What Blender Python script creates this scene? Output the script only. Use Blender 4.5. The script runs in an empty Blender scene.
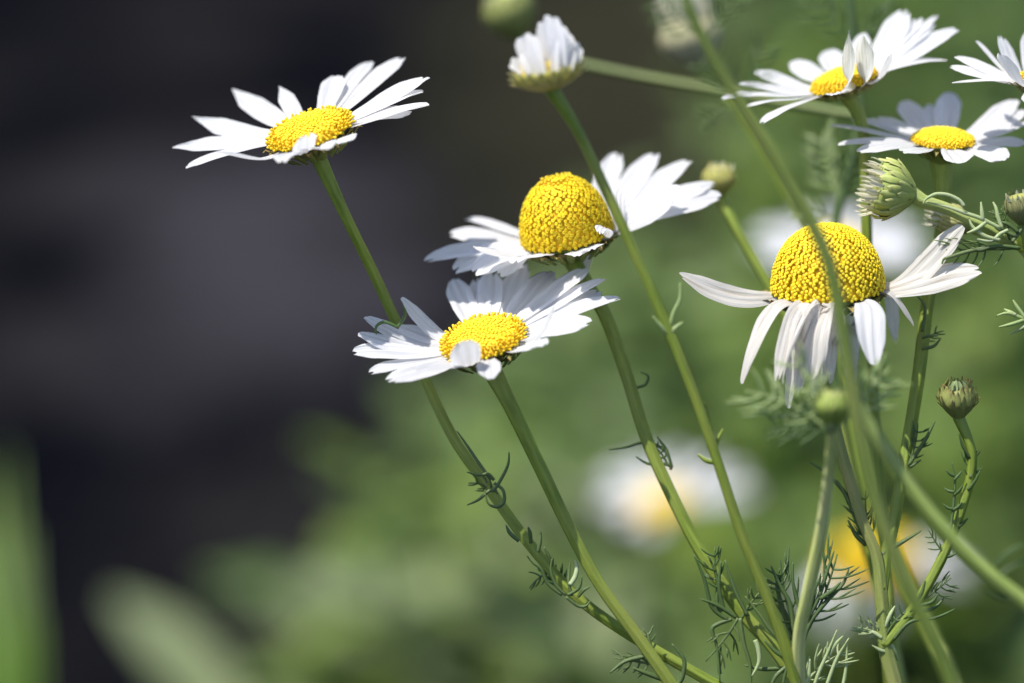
import bpy, math, random
from mathutils import Vector, Matrix

# ------------------------------------------------------------------ camera, world, sun, exposure
C = bpy.context.scene
col = C.collection
PITCH = math.radians(20)
CAM = Vector((0.0, 0.0, 0.65))
RIGHT = Vector((1, 0, 0))
FWD = Vector((0, math.cos(PITCH), -math.sin(PITCH)))
UP = Vector((0, math.sin(PITCH), math.cos(PITCH)))
FOCUS = 0.436
S = 0.36 * FOCUS / 1024            # metres covered by one picture unit at the focus distance

cd = bpy.data.cameras.new('camera')
cam = bpy.data.objects.new('camera', cd)
col.objects.link(cam)
cam.location = CAM
cam.rotation_euler = (math.pi / 2 - PITCH, 0, 0)
cd.lens = 100
cd.sensor_width = 36
cd.clip_start = 0.02
cd.clip_end = 200
cd.dof.use_dof = True
cd.dof.focus_distance = FOCUS
cd.dof.aperture_fstop = 6.6
C.camera = cam

SUN_TO = Vector((-0.42, -0.10, 1.0)).normalized()       # from the scene towards the sun
w = bpy.data.worlds.new('World')
C.world = w
w.use_nodes = True
nt = w.node_tree
sky = nt.nodes.new('ShaderNodeTexSky')
sky.sky_type = 'NISHITA'
sky.sun_disc = False
sky.sun_elevation = math.asin(SUN_TO.z)
sky.sun_rotation = math.atan2(SUN_TO.x, SUN_TO.y)
nt.links.new(sky.outputs[0], nt.nodes['Background'].inputs[0])
nt.nodes['Background'].inputs[1].default_value = 0.115
sd = bpy.data.lights.new('sun', 'SUN')
sun = bpy.data.objects.new('sun', sd)
col.objects.link(sun)
sd.energy = 3.9
sd.angle = math.radians(0.5)
sd.color = (1.0, 0.955, 0.875)
sun.rotation_euler = SUN_TO.to_track_quat('Z', 'Y').to_euler()
sun.location = (0, 0, 3)
C.view_settings.view_transform = 'Standard'
C.view_settings.look = 'None'
C.view_settings.gamma = 1
C.view_settings.exposure = 0.66
C.view_settings.use_curve_mapping = False
C.cycles.use_denoising = True

R0 = random.Random(7)


def P(x, y, d=0.0):
    """World point of the picture point (x, y) at depth FOCUS + d units."""
    z = FOCUS + d * S
    k = S * z / FOCUS
    return CAM + RIGHT * ((x - 512) * k) + UP * ((341.5 - y) * k) + FWD * z


def ray(x, y):
    k = S / FOCUS
    return (RIGHT * ((x - 512) * k) + UP * ((341.5 - y) * k) + FWD)


# ------------------------------------------------------------------ materials
def material(name):
    m = bpy.data.materials.new(name)
    m.use_nodes = True
    t = m.node_tree
    return m, t, t.nodes['Principled BSDF']


def node(t, kind, **kw):
    n = t.nodes.new(kind)
    for k, v in kw.items():
        setattr(n, k, v)
    return n


def ramp(t, fac, stops):
    r = node(t, 'ShaderNodeValToRGB')
    e = r.color_ramp.elements
    e[0].position, e[0].color = stops[0][0], (*stops[0][1], 1)
    e[1].position, e[1].color = stops[-1][0], (*stops[-1][1], 1)
    for p, c in stops[1:-1]:
        x = e.new(p)
        x.color = (*c, 1)
    t.links.new(fac, r.inputs[0])
    return r


def noise(t, scale, detail=3, coord='Object', stretch=None):
    tc = node(t, 'ShaderNodeTexCoord')
    n = node(t, 'ShaderNodeTexNoise')
    n.inputs['Scale'].default_value = scale
    n.inputs['Detail'].default_value = detail
    if stretch:
        mp = node(t, 'ShaderNodeMapping')
        mp.inputs['Scale'].default_value = stretch
        t.links.new(tc.outputs[coord], mp.inputs[0])
        t.links.new(mp.outputs[0], n.inputs['Vector'])
    else:
        t.links.new(tc.outputs[coord], n.inputs['Vector'])
    return n


def petal_mat(name, stops, transl=0.44):
    m, t, b = material(name)
    n = noise(t, 1.0, 4, 'UV', (2.0, 14.0, 1))
    r = ramp(t, n.outputs[0], stops)
    t.links.new(r.outputs[0], b.inputs['Base Color'])
    b.inputs['Roughness'].default_value = 0.55
    b.inputs['Specular IOR Level'].default_value = 0.25
    bp = node(t, 'ShaderNodeBump')
    bp.inputs['Strength'].default_value = 0.6
    bp.inputs['Distance'].default_value = 0.0004
    n2 = noise(t, 1.0, 3, 'UV', (1.2, 22.0, 1))
    t.links.new(n2.outputs[0], bp.inputs['Height'])
    t.links.new(bp.outputs[0], b.inputs['Normal'])
    tr = node(t, 'ShaderNodeBsdfTranslucent')
    t.links.new(r.outputs[0], tr.inputs[0])
    mx = node(t, 'ShaderNodeMixShader')
    mx.inputs[0].default_value = transl
    t.links.new(b.outputs[0], mx.inputs[1])
    t.links.new(tr.outputs[0], mx.inputs[2])
    t.links.new(mx.outputs[0], t.nodes['Material Output'].inputs[0])
    return m


M = {}
M['petal'] = petal_mat('white_petal', [(0.3, (0.77, 0.77, 0.81)), (0.56, (0.88, 0.88, 0.90))], 0.46)
M['old_petal'] = petal_mat('ageing_petal', [(0.30, (0.62, 0.53, 0.43)), (0.43, (0.80, 0.76, 0.71)), (0.62, (0.87, 0.85, 0.82))])
M['green_petal'] = petal_mat('withering_petal', [(0.36, (0.36, 0.38, 0.25)), (0.5, (0.78, 0.78, 0.74))], 0.4)
M['cream_petal'] = petal_mat('cream_petal', [(0.3, (0.66, 0.62, 0.42)), (0.6, (0.82, 0.80, 0.66))], 0.3)


def attr_mat(name, rough=0.6, spec=0.25, bump=0.0, sss=0.0):
    m, t, b = material(name)
    a = node(t, 'ShaderNodeAttribute', attribute_name='tint')
    n = noise(t, 900, 2)
    hs = node(t, 'ShaderNodeMixRGB', blend_type='MULTIPLY')
    hs.inputs[0].default_value = 0.5
    r = ramp(t, n.outputs[0], [(0.3, (0.84, 0.82, 0.74)), (0.6, (1.0, 1.0, 1.0))])
    t.links.new(a.outputs['Color'], hs.inputs[1])
    t.links.new(r.outputs[0], hs.inputs[2])
    t.links.new(hs.outputs[0], b.inputs['Base Color'])
    b.inputs['Roughness'].default_value = rough
    b.inputs['Specular IOR Level'].default_value = spec
    if bump:
        bp = node(t, 'ShaderNodeBump')
        bp.inputs['Strength'].default_value = bump
        bp.inputs['Distance'].default_value = 0.0002
        t.links.new(n.outputs[0], bp.inputs['Height'])
        t.links.new(bp.outputs[0], b.inputs['Normal'])
    return m


M['tinted'] = attr_mat('flower_tissue')


def stem_mat(name, dark, light, pale, rough=0.45):
    m, t, b = material(name)
    n = noise(t, 1.0, 4, 'UV', (3.0, 9.0, 1))
    n2 = noise(t, 55, 3)
    r = ramp(t, n.outputs[0], [(0.32, dark), (0.6, light)])
    r2 = ramp(t, n2.outputs[0], [(0.45, (0, 0, 0)), (0.75, (1, 1, 1))])
    mx = node(t, 'ShaderNodeMixRGB')
    t.links.new(r2.outputs[0], mx.inputs[0])
    t.links.new(r.outputs[0], mx.inputs[1])
    mx.inputs[2].default_value = (*pale, 1)
    t.links.new(mx.outputs[0], b.inputs['Base Color'])
    b.inputs['Roughness'].default_value = rough
    b.inputs['Specular IOR Level'].default_value = 0.4
    b.inputs['Subsurface Weight'].default_value = 0.3
    b.inputs['Subsurface Radius'].default_value = (0.7, 1.0, 0.25)
    b.inputs['Subsurface Scale'].default_value = 0.0012
    n3 = noise(t, 1.0, 5, 'UV', (40.0, 30.0, 1))
    bp = node(t, 'ShaderNodeBump')
    bp.inputs['Strength'].default_value = 0.4
    bp.inputs['Distance'].default_value = 0.0002
    t.links.new(n3.outputs[0], bp.inputs['Height'])
    t.links.new(bp.outputs[0], b.inputs['Normal'])
    return m


M['stem'] = stem_mat('green_stem', (0.135, 0.19, 0.020), (0.215, 0.285, 0.038), (0.26, 0.29, 0.06))
M['pale_stem'] = stem_mat('pale_stem', (0.38, 0.43, 0.13), (0.54, 0.58, 0.23), (0.58, 0.58, 0.30))
M['light_stem'] = stem_mat('light_stem', (0.21, 0.29, 0.06), (0.31, 0.39, 0.10), (0.36, 0.40, 0.15))
M['dark_stem'] = stem_mat('dark_stem', (0.075, 0.115, 0.017), (0.125, 0.175, 0.028), (0.16, 0.19, 0.045))
M['tan_stem'] = stem_mat('tan_stem', (0.13, 0.18, 0.035), (0.22, 0.27, 0.065), (0.30, 0.28, 0.10))
M['leaf'] = stem_mat('thread_leaf', (0.045, 0.085, 0.025), (0.075, 0.125, 0.035), (0.11, 0.15, 0.05), 0.38)
M['pale_leaf'] = stem_mat('pale_thread_leaf', (0.22, 0.30, 0.11), (0.32, 0.40, 0.17), (0.42, 0.46, 0.29), 0.38)


def broad_mat(name, a, b2, transl=0.35):
    m, t, b = material(name)
    n = noise(t, 16, 4)
    r = ramp(t, n.outputs[0], [(0.35, a), (0.65, b2)])
    t.links.new(r.outputs[0], b.inputs['Base Color'])
    b.inputs['Roughness'].default_value = 0.5
    tr = node(t, 'ShaderNodeBsdfTranslucent')
    br = node(t, 'ShaderNodeMixRGB', blend_type='MULTIPLY')
    br.inputs[0].default_value = 1
    br.inputs[2].default_value = (1.3, 1.5, 0.5, 1)
    t.links.new(r.outputs[0], br.inputs[1])
    t.links.new(br.outputs[0], tr.inputs[0])
    mx = node(t, 'ShaderNodeMixShader')
    mx.inputs[0].default_value = transl
    t.links.new(b.outputs[0], mx.inputs[1])
    t.links.new(tr.outputs[0], mx.inputs[2])
    t.links.new(mx.outputs[0], t.nodes['Material Output'].inputs[0])
    return m


M['broad'] = broad_mat('weed_leaf', (0.094, 0.152, 0.034), (0.155, 0.225, 0.062))
M['broad_bright'] = broad_mat('grass_green_leaf', (0.12, 0.185, 0.022), (0.19, 0.26, 0.04))
M['grass'] = broad_mat('grass_blade', (0.075, 0.16, 0.004), (0.12, 0.225, 0.008), 0.45)
M['broad_grey'] = broad_mat('grey_green_leaf', (0.16, 0.20, 0.085), (0.225, 0.265, 0.125), 0.3)

# dark garden soil, tone varied by noise, with two paler patches
m, t, b = material('dark_soil')
n1 = noise(t, 4.6, 2)
n2 = noise(t, 60, 6)
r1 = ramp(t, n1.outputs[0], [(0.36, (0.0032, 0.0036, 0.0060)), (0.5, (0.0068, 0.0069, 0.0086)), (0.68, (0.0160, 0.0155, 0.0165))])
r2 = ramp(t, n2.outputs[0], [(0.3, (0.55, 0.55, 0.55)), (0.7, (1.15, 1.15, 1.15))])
mx = node(t, 'ShaderNodeMixRGB', blend_type='MULTIPLY')
mx.inputs[0].default_value = 1
# a paler grey oval in the soil colour, fading out at its edge
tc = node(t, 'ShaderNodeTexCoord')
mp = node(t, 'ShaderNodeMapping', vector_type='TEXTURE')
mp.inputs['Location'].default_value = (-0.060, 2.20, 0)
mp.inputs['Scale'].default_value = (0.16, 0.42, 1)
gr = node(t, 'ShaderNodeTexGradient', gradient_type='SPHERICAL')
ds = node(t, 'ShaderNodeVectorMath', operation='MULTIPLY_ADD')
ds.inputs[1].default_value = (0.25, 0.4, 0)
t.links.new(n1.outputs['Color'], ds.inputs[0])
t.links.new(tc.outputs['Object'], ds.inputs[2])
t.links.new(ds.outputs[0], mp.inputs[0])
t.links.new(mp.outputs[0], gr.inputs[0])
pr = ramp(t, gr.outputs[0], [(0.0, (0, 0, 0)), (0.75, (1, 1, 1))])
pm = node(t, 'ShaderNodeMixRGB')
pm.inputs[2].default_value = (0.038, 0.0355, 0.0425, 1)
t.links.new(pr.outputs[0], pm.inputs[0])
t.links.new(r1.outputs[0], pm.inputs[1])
# a second soft oval, olive brown, farther right
mp2 = node(t, 'ShaderNodeMapping', vector_type='TEXTURE')
mp2.inputs['Location'].default_value = (0.27, 2.70, 0)
mp2.inputs['Scale'].default_value = (0.30, 0.75, 1)
gr2 = node(t, 'ShaderNodeTexGradient', gradient_type='SPHERICAL')
t.links.new(ds.outputs[0], mp2.inputs[0])
t.links.new(mp2.outputs[0], gr2.inputs[0])
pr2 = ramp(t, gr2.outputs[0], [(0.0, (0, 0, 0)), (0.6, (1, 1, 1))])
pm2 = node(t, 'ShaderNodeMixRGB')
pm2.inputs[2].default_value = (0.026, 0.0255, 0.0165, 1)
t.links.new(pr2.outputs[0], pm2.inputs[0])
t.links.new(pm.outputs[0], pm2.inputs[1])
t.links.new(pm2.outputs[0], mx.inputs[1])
t.links.new(r2.outputs[0], mx.inputs[2])
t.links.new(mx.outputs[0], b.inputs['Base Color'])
b.inputs['Roughness'].default_value = 0.95
b.inputs['Specular IOR Level'].default_value = 0.0
bp = node(t, 'ShaderNodeBump')
bp.inputs['Strength'].default_value = 0.7
bp.inputs['Distance'].default_value = 0.012
t.links.new(n2.outputs[0], bp.inputs['Height'])
t.links.new(bp.outputs[0], b.inputs['Normal'])
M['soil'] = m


# ------------------------------------------------------------------ mesh helpers
class MB:
    """Collects vertices (world), faces, one uv and one tint per vertex; build() links ONE mesh object."""

    def __init__(self):
        self.v, self.f, self.uv, self.c = [], [], [], []

    def add(self, p, uv=(0, 0), c=(1, 1, 1)):
        self.v.append(p)
        self.uv.append(uv)
        self.c.append(c)
        return len(self.v) - 1

    def build(self, name, mat, parent=None):
        off = parent_origin(parent) if parent else Vector()
        me = bpy.data.meshes.new(name)
        me.from_pydata([tuple(p - off) for p in self.v], [], self.f)
        ul = me.uv_layers.new(name='UVMap')
        vi = [0] * len(me.loops)
        me.loops.foreach_get('vertex_index', vi)
        ul.data.foreach_set('uv', [x for i in vi for x in self.uv[i]])
        at = me.color_attributes.new('tint', 'FLOAT_COLOR', 'POINT')
        at.data.foreach_set('color', [x for c in self.c for x in (*c, 1)])
        me.polygons.foreach_set('use_smooth', [True] * len(me.polygons))
        me.materials.append(mat)
        me.update()
        o = bpy.data.objects.new(name, me)
        col.objects.link(o)
        if parent:
            o.parent = parent
        return o


ORIGIN = {}


def parent_origin(o):
    return ORIGIN.get(o.name, Vector())


def thing(name, label, cat, loc, group=None):
    o = bpy.data.objects.new(name, None)
    o.empty_display_size = 0.01
    col.objects.link(o)
    o.location = loc
    ORIGIN[o.name] = Vector(loc)
    o['label'] = label
    o['category'] = cat
    if group:
        o['group'] = group
    return o


def smooth(pts, sub=8):
    """Catmull-Rom through the points (Vector, radius)."""
    out = []
    n = len(pts)
    for i in range(n - 1):
        p0, p1, p2, p3 = pts[max(i - 1, 0)], pts[i], pts[i + 1], pts[min(i + 2, n - 1)]
        for k in range(sub):
            u = k / sub
            a = [(-u**3 + 2*u*u - u) / 2, (3*u**3 - 5*u*u + 2) / 2, (-3*u**3 + 4*u*u + u) / 2, (u**3 - u*u) / 2]
            out.append((p0[0]*a[0] + p1[0]*a[1] + p2[0]*a[2] + p3[0]*a[3],
                        max(0.00002, p0[1]*a[0] + p1[1]*a[1] + p2[1]*a[2] + p3[1]*a[3])))
    out.append(pts[-1])
    return out


def tube(mb, pts, sides=10, ribs=0, ribamp=0.07, c=(1, 1, 1), flat=1.0):
    """A capped tube along pts [(Vector, radius)]."""
    n = len(pts)
    prev = None
    rings = []
    run = 0.0
    for i in range(n):
        p, r = pts[i]
        a = pts[max(i - 1, 0)][0]
        b2 = pts[min(i + 1, n - 1)][0]
        tan = (b2 - a)
        if tan.length < 1e-9:
            tan = Vector((0, 0, 1))
        tan.normalize()
        if prev is None:
            prev = tan.orthogonal().normalized()
        prev = (prev - tan * prev.dot(tan)).normalized()
        bi = tan.cross(prev)
        if i:
            run += (p - pts[i - 1][0]).length
        ring = []
        for k in range(sides):
            th = 2 * math.pi * k / sides
            rr = r * (1 + (ribamp * math.cos(ribs * th) if ribs else 0))
            ring.append(mb.add(p + prev * (rr * math.cos(th)) + bi * (rr * flat * math.sin(th)), (run * 60, k / sides), c))
        rings.append(ring)
    for i in range(n - 1):
        for k in range(sides):
            k2 = (k + 1) % sides
            mb.f.append((rings[i][k], rings[i][k2], rings[i + 1][k2], rings[i + 1][k]))
    mb.f.append(tuple(reversed(rings[0])))
    mb.f.append(tuple(rings[-1]))


def lathe(mb, c, ax, u, v, prof, sides=28, tint=None):
    """Surface of revolution: prof [(radius, height)] about ax through c."""
    rings = []
    for j, (r, h) in enumerate(prof):
        tc = tint[j] if tint else (1, 1, 1)
        rings.append([mb.add(c + ax * h + (u * math.cos(2*math.pi*k/sides) + v * math.sin(2*math.pi*k/sides)) * r, (h*100, k/sides), tc) for k in range(sides)])
    for i in range(len(prof) - 1):
        for k in range(sides):
            k2 = (k + 1) % sides
            mb.f.append((rings[i][k], rings[i][k2], rings[i + 1][k2], rings[i + 1][k]))


def to_ground(pts, spread=0.10):
    """Continues a stalk [(Vector, radius)] from its last point down to the soil; returns its foot."""
    p, r = pts[-1]
    q = pts[-2][0]
    d = (p - q).normalized()
    d.z = min(d.z, -0.35)
    d.normalize()
    foot = Vector((p.x + d.x * spread, p.y + d.y * spread * 0.6, 0.0))
    for k in (0.2, 0.45, 0.75, 1.0):
        a = p + d * (p.z * 0.9 * k)
        b2 = p.lerp(foot, k)
        x = a.lerp(b2, min(1, k * 1.1))
        x.z = p.z * (1 - k)
        pts.append((x, r * (1 + 0.25 * k)))
    pts[-1] = (Vector((pts[-1][0].x, pts[-1][0].y, -0.004)), r * 1.3)
    return pts[-1][0]


def stalk_pts(path, d0, d1, widths, ground=True):
    """path [(x, y)] in picture units, depth running d0 -> d1, widths [(at, width)] along it."""
    n = len(path)
    out = []
    for i, q in enumerate(path):
        u = i / (n - 1)
        d = q[2] if len(q) > 2 else d0 + (d1 - d0) * u
        wd = widths[-1][1]
        for (a, wa), (b2, wb) in zip(widths, widths[1:]):
            if a <= u <= b2:
                wd = wa + (wb - wa) * (u - a) / (b2 - a)
                break
        out.append((P(q[0], q[1], d), wd * 0.82 * S / 2 * (FOCUS + d * S) / FOCUS))
    if ground:
        to_ground(out)
    return out


def frame_of(alpha, elev):
    """Axis leaning alpha degrees to the left in the picture, tipped elev degrees towards the lens."""
    a, e = math.radians(alpha), math.radians(elev)
    ax = (RIGHT * (-math.sin(a)) + UP * math.cos(a)) * math.cos(e) - FWD * math.sin(e)
    ax.normalize()
    u = (RIGHT - ax * RIGHT.dot(ax)).normalized()
    return ax, u, ax.cross(u)


def petal_mesh(base, tip, ref_up, out_dir, width, bow=0.1, roll=0.0, cup=0.12, teeth=2, hook=0.0, rng=R0, nu=18, nv=16, base_w=0.34, wave=0.05, pinch=0.0):
    """One strap petal from base to tip: cubic spine, notched end, two long grooves."""
    mb = MB()
    L = (tip - base).length
    out = out_dir.normalized()
    c1 = base + out * (0.34 * L) + ref_up * (bow * 0.55 * L)
    c2 = tip.lerp(base, 0.33) + ref_up * (bow * L) + out * (hook * L)
    ph = rng.random() * 6.28
    notch = [rng.uniform(0.4, 1.3) for _ in range(4)]
    off0 = rng.uniform(-.3, .3)
    skew = rng.uniform(-.035, .035)
    g0 = rng.uniform(0.8, 1.3)

    def spine(t):
        s = 1 - t
        return base*(s**3) + c1*(3*s*s*t) + c2*(3*s*t*t) + tip*(t**3)

    for i in range(nu + 1):
        t0 = i / nu
        for j in range(nv + 1):
            v = 2 * j / nv - 1
            cuts = {1: (), 2: (off0,), 3: (-0.34, 0.34)}[teeth]
            end = 1 - 0.11 * abs(v) ** 3.0 + skew * v
            for q_, cu in enumerate(cuts):
                end -= 0.085 * notch[q_] * math.exp(-((v - cu) / 0.17) ** 2)
            t = t0 * end
            p = spine(t)
            tn = (spine(min(1, t + 0.02)) - spine(max(0, t - 0.02))).normalized()
            wv = tn.cross(ref_up)
            if wv.length < 0.15:
                wv = tn.cross(out)
            wv.normalize()
            nn = wv.cross(tn).normalized()
            rl = roll + wave * 2.2 * math.sin(t * 4.2 + ph)
            w2 = wv * math.cos(rl) + nn * math.sin(rl)
            n2 = nn * math.cos(rl) - wv * math.sin(rl)
            prof = base_w + (1 - base_w) * min(1.0, (t0 / 0.55)) ** 0.8
            prof *= (1.0 if t0 < 0.8 else 1 - 0.36 * ((t0 - 0.8) / 0.2) ** 2.6)
            if pinch and t0 > 0.8:
                prof *= 1 - pinch * ((t0 - 0.8) / 0.2) ** 1.2
            hw = width * 0.5 * prof * (1 + 0.05 * math.sin(6 * t0 + ph))
            groove = 0.072 * g0 * math.cos(v * 3 * math.pi) * min(1, t0 * 3) * (1 - 0.3 * abs(v))
            lift = cup * (v * v) + groove + wave * 0.8 * math.sin(t0 * 7 + ph + v * 1.7)
            mb.add(p + w2 * (hw * v) + n2 * (hw * lift), (t0 * 1.0 + ph, v * 0.5 + ph))
    for i in range(nu):
        for j in range(nv):
            a = i * (nv + 1) + j
            mb.f.append((a, a + 1, a + nv + 2, a + nv + 1))
    return mb


def disc_mesh(c, ax, u, v, R, h, n, tall=(0.6, 0.95), tall_len=1.6, star=False, rng=R0, dull=1.0, sharp=1.0, soft=1.0):
    """The yellow dome: a body and its spiralling florets, one mesh."""
    mb = MB()
    prof = []
    for k in range(61):
        s = k / 60 * math.pi / 2
        prof.append((R * math.sin(s) ** sharp, h * math.cos(s)))
    body = [(r * 0.965, z * 0.965) for r, z in prof[::5]]
    body[0] = (R * 0.01, h * 0.965)
    lathe(mb, c, ax, u, v, body, 36, [(0.74 * dull, 0.46 * dull, 0.012)] * len(body))
    area = [0.0]
    for (r1, z1), (r2, z2) in zip(prof, prof[1:]):
        area.append(area[-1] + (r1 + r2) / 2 * math.hypot(r2 - r1, z2 - z1))
    tot = area[-1]
    sp = math.sqrt(2 * math.pi * tot / n) * 0.54
    for i in range(n):
        a = (i + 0.5) / n * tot
        k = next(q for q in range(60) if area[q + 1] >= a)
        f = (a - area[k]) / (area[k + 1] - area[k])
        r = prof[k][0] + (prof[k + 1][0] - prof[k][0]) * f
        z = prof[k][1] + (prof[k + 1][1] - prof[k][1]) * f
        dr, dz = prof[k + 1][0] - prof[k][0], prof[k + 1][1] - prof[k][1]
        th = i * 2.399963 + rng.uniform(-0.05, 0.05)
        rad = u * math.cos(th) + v * math.sin(th)
        nrm = (rad * (-dz) + ax * dr).normalized()
        jn = 0.12 if tall[0] <= (k + f) / 60 <= tall[1] else 0.07
        nrm = (nrm + Vector((rng.uniform(-jn, jn), rng.uniform(-jn, jn), rng.uniform(-jn, jn)))).normalized()
        p = c + rad * r + ax * z
        s = (k + f) / 60
        big = tall[0] <= s <= tall[1]
        hh = sp * ((tall_len * rng.uniform(0.55, 1.25)) if big else rng.uniform(0.35, 0.75) * soft)
        rr = sp * rng.uniform(0.84, 1.04) * (0.72 if big else 0.92 + 0.2 * (1 - soft))
        g = rng.uniform(0.84, 1.1) * dull
        tw = max(0.0, 1 - s * 1.3)                 # the top florets are younger and greener
        lo = (0.86 * g, (0.60 + 0.04 * tw) * g, 0.014)
        hi = ((0.93 - 0.03 * tw) * g, (0.72 + 0.035 * tw if not big else 0.64) * g, 0.03)
        t1 = nrm.orthogonal().normalized()
        t2 = nrm.cross(t1)
        a0 = rng.random() * 6.28
        rings = []
        rows = [(0.75, -0.3, lo), (0.8, hh / sp * 0.55, lo), (1.0, hh / sp * 0.85, hi), (0.6, hh / sp * 1.08, hi)] if big else [(0.9, -0.25, lo), (1.02, hh / sp * 0.45, lo), (0.82, hh / sp * 0.9, hi), (0.4, hh / sp * 1.12, hi)]
        if star and not big:
            rows = [(0.7, -0.3, lo), (0.75, 0.25, lo), (1.08, hh / sp + 0.1, hi), (0.45, hh / sp * 0.6, lo)]
        for (q, zz, cc) in rows:
            rings.append([mb.add(p + (t1 * math.cos(a0 + m * 1.0472) + t2 * math.sin(a0 + m * 1.0472)) * (rr * q) + nrm * (sp * zz), (0, 0), cc) for m in range(6)])
        for x in range(3):
            for m in range(6):
                m2 = (m + 1) % 6
                mb.f.append((rings[x][m], rings[x][m2], rings[x + 1][m2], rings[x + 1][m]))
        mb.f.append(tuple(rings[3]))
    return mb


def bracts_mesh(c, ax, u, v, R, depth, stem_r, n=22, tint=(0.16, 0.20, 0.05), edge=(0.30, 0.20, 0.08), rng=R0, tip=1.12):
    """The green cup under a head with its brown edged scales, one mesh."""
    mb = MB()
    prof = [(stem_r, -depth), (stem_r * 1.25, -depth * 0.8), (R * 0.55, -depth * 0.5), (R * 0.82, -depth * 0.22), (R * 0.93, 0.0), (R * 0.8, depth * 0.02)]
    lathe(mb, c, ax, u, v, prof, 26, [tint] * 6)
    for row, (f0, f1) in enumerate(((0.45, 1.0), (0.7, tip))):
        for k in range(n):
            th = 2 * math.pi * (k + 0.5 * row + rng.uniform(-.2, .2)) / n
            rad = u * math.cos(th) + v * math.sin(th)
            tg = ax.cross(rad)
            l = rng.uniform(0.9, 1.12)
            spine = [rad * (R * f0) - ax * (depth * 0.72), rad * (R * (f0 + f1) / 2 * 1.02) - ax * (depth * 0.42),
                     rad * (R * f1 * l * 0.98) - ax * (depth * 0.08), rad * (R * f1 * l * 1.05) - ax * (depth * (0.0 + 0.25 * rng.random() * row))]
            hw = [R * 0.06, R * 0.085, R * 0.07, R * 0.015]
            idx = []
            for q, (s, h) in enumerate(zip(spine, hw)):
                ec = edge if q > 1 else tint
                up = (rad * 0.6 - ax).normalized() * R * 0.03
                idx.append([mb.add(c + s - tg * h, (0, 0), ec), mb.add(c + s + up, (0, 0), tint if q < 3 else edge), mb.add(c + s + tg * h, (0, 0), ec)])
            for q in range(3):
                for e in range(2):
                    mb.f.append((idx[q][e], idx[q][e + 1], idx[q + 1][e + 1], idx[q + 1][e]))
    return mb


def leaf_part(parent, threads, d=0.0, wd=3.0, mat='leaf', sub=5, jitter=6.0, rng=R0, name='leaf'):
    """One thread-lobed leaf: several tapering lobes (picture polylines) in one mesh."""
    mb = MB()
    for th in threads:
        n = len(th)
        pts = []
        off = rng.uniform(-jitter, jitter)
        flip = th[0]
        for i, q in enumerate(th):
            u = i / max(1, n - 1)
            dd = (q[2] if len(q) > 2 else d) + off * (1 - u)
            # lobes are listed tip first: thin at the tip, thicker towards the stalk
            rr = wd * S / 2 * (0.42 + 0.75 * min(1, u * 2.2)) if u < 0.8 else wd * S / 2 * 1.1
            pts.append((P(q[0], q[1], dd), rr))
        tube(mb, smooth(pts, sub), 7)
    return mb.build(name, M[mat], parent)


def feathery(parent, x, y, d, ang, length, pairs, wd=2.4, mat='leaf', seed=0, dz=0.0, curve=0.25, lobe=0.42, name='leaf'):
    """A finely divided leaf: a rachis leaving the stalk at (x, y), thread lobes in pairs, the longer ones forked."""
    rng = random.Random(seed * 131 + int(x * 7 + y))
    mb = MB()
    o = P(x, y, d)
    k = S * (FOCUS + d * S) / FOCUS
    a = math.radians(ang)
    dr = (RIGHT * math.cos(a) + UP * math.sin(a) + FWD * dz).normalized()
    sd_ = (RIGHT * -math.sin(a) + UP * math.cos(a)).normalized()
    L = length * k
    cv = curve * rng.choice((-1, 1)) * L

    def at(u):
        return o + dr * (L * u) + sd_ * (cv * u * u) + UP * (0.10 * L * math.sin(u * 2.2))
    tube(mb, [(at(u / 10), wd * k / 2 * (1.15 - 0.65 * u / 10)) for u in range(11)], 6)
    for i in range(pairs):
        u = 0.22 + 0.72 * (i + rng.uniform(-.2, .2)) / pairs
        for sg in (-1, 1):
            if rng.random() < 0.08:
                continue
            l = L * lobe * rng.uniform(0.6, 1.15) * (1 - 0.45 * abs(u - 0.45))
            fw = rng.uniform(0.55, 1.0)
            dd = (dr * fw + sd_ * sg + FWD * rng.uniform(-.7, .7)).normalized()
            p0 = at(u)
            bend = dr * (0.28 * l)
            pts = [(p0, wd * k * 0.42), (p0 + dd * l * 0.5, wd * k * 0.4), (p0 + dd * l * 0.85 + bend * .6, wd * k * 0.33), (p0 + dd * l + bend, wd * k * 0.12)]
            tube(mb, smooth(pts, 3), 6)
            if l > L * lobe * 0.7 and pairs > 3:
                q0 = p0 + dd * l * 0.45
                d2 = (dd + dr * rng.uniform(0.5, 1.0) - sd_ * sg * 0.3 + FWD * rng.uniform(-.5, .5)).normalized()
                tube(mb, [(q0, wd * k * 0.38), (q0 + d2 * l * 0.3, wd * k * 0.33), (q0 + d2 * l * 0.55, wd * k * 0.12)], 6)
    return mb.build(name, M[mat], parent)


def plane_tip(c, ax, x, y, lift):
    r = ray(x, y)
    q = c + ax * lift
    t = (q - CAM).dot(ax) / r.dot(ax)
    return CAM + r * t


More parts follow.
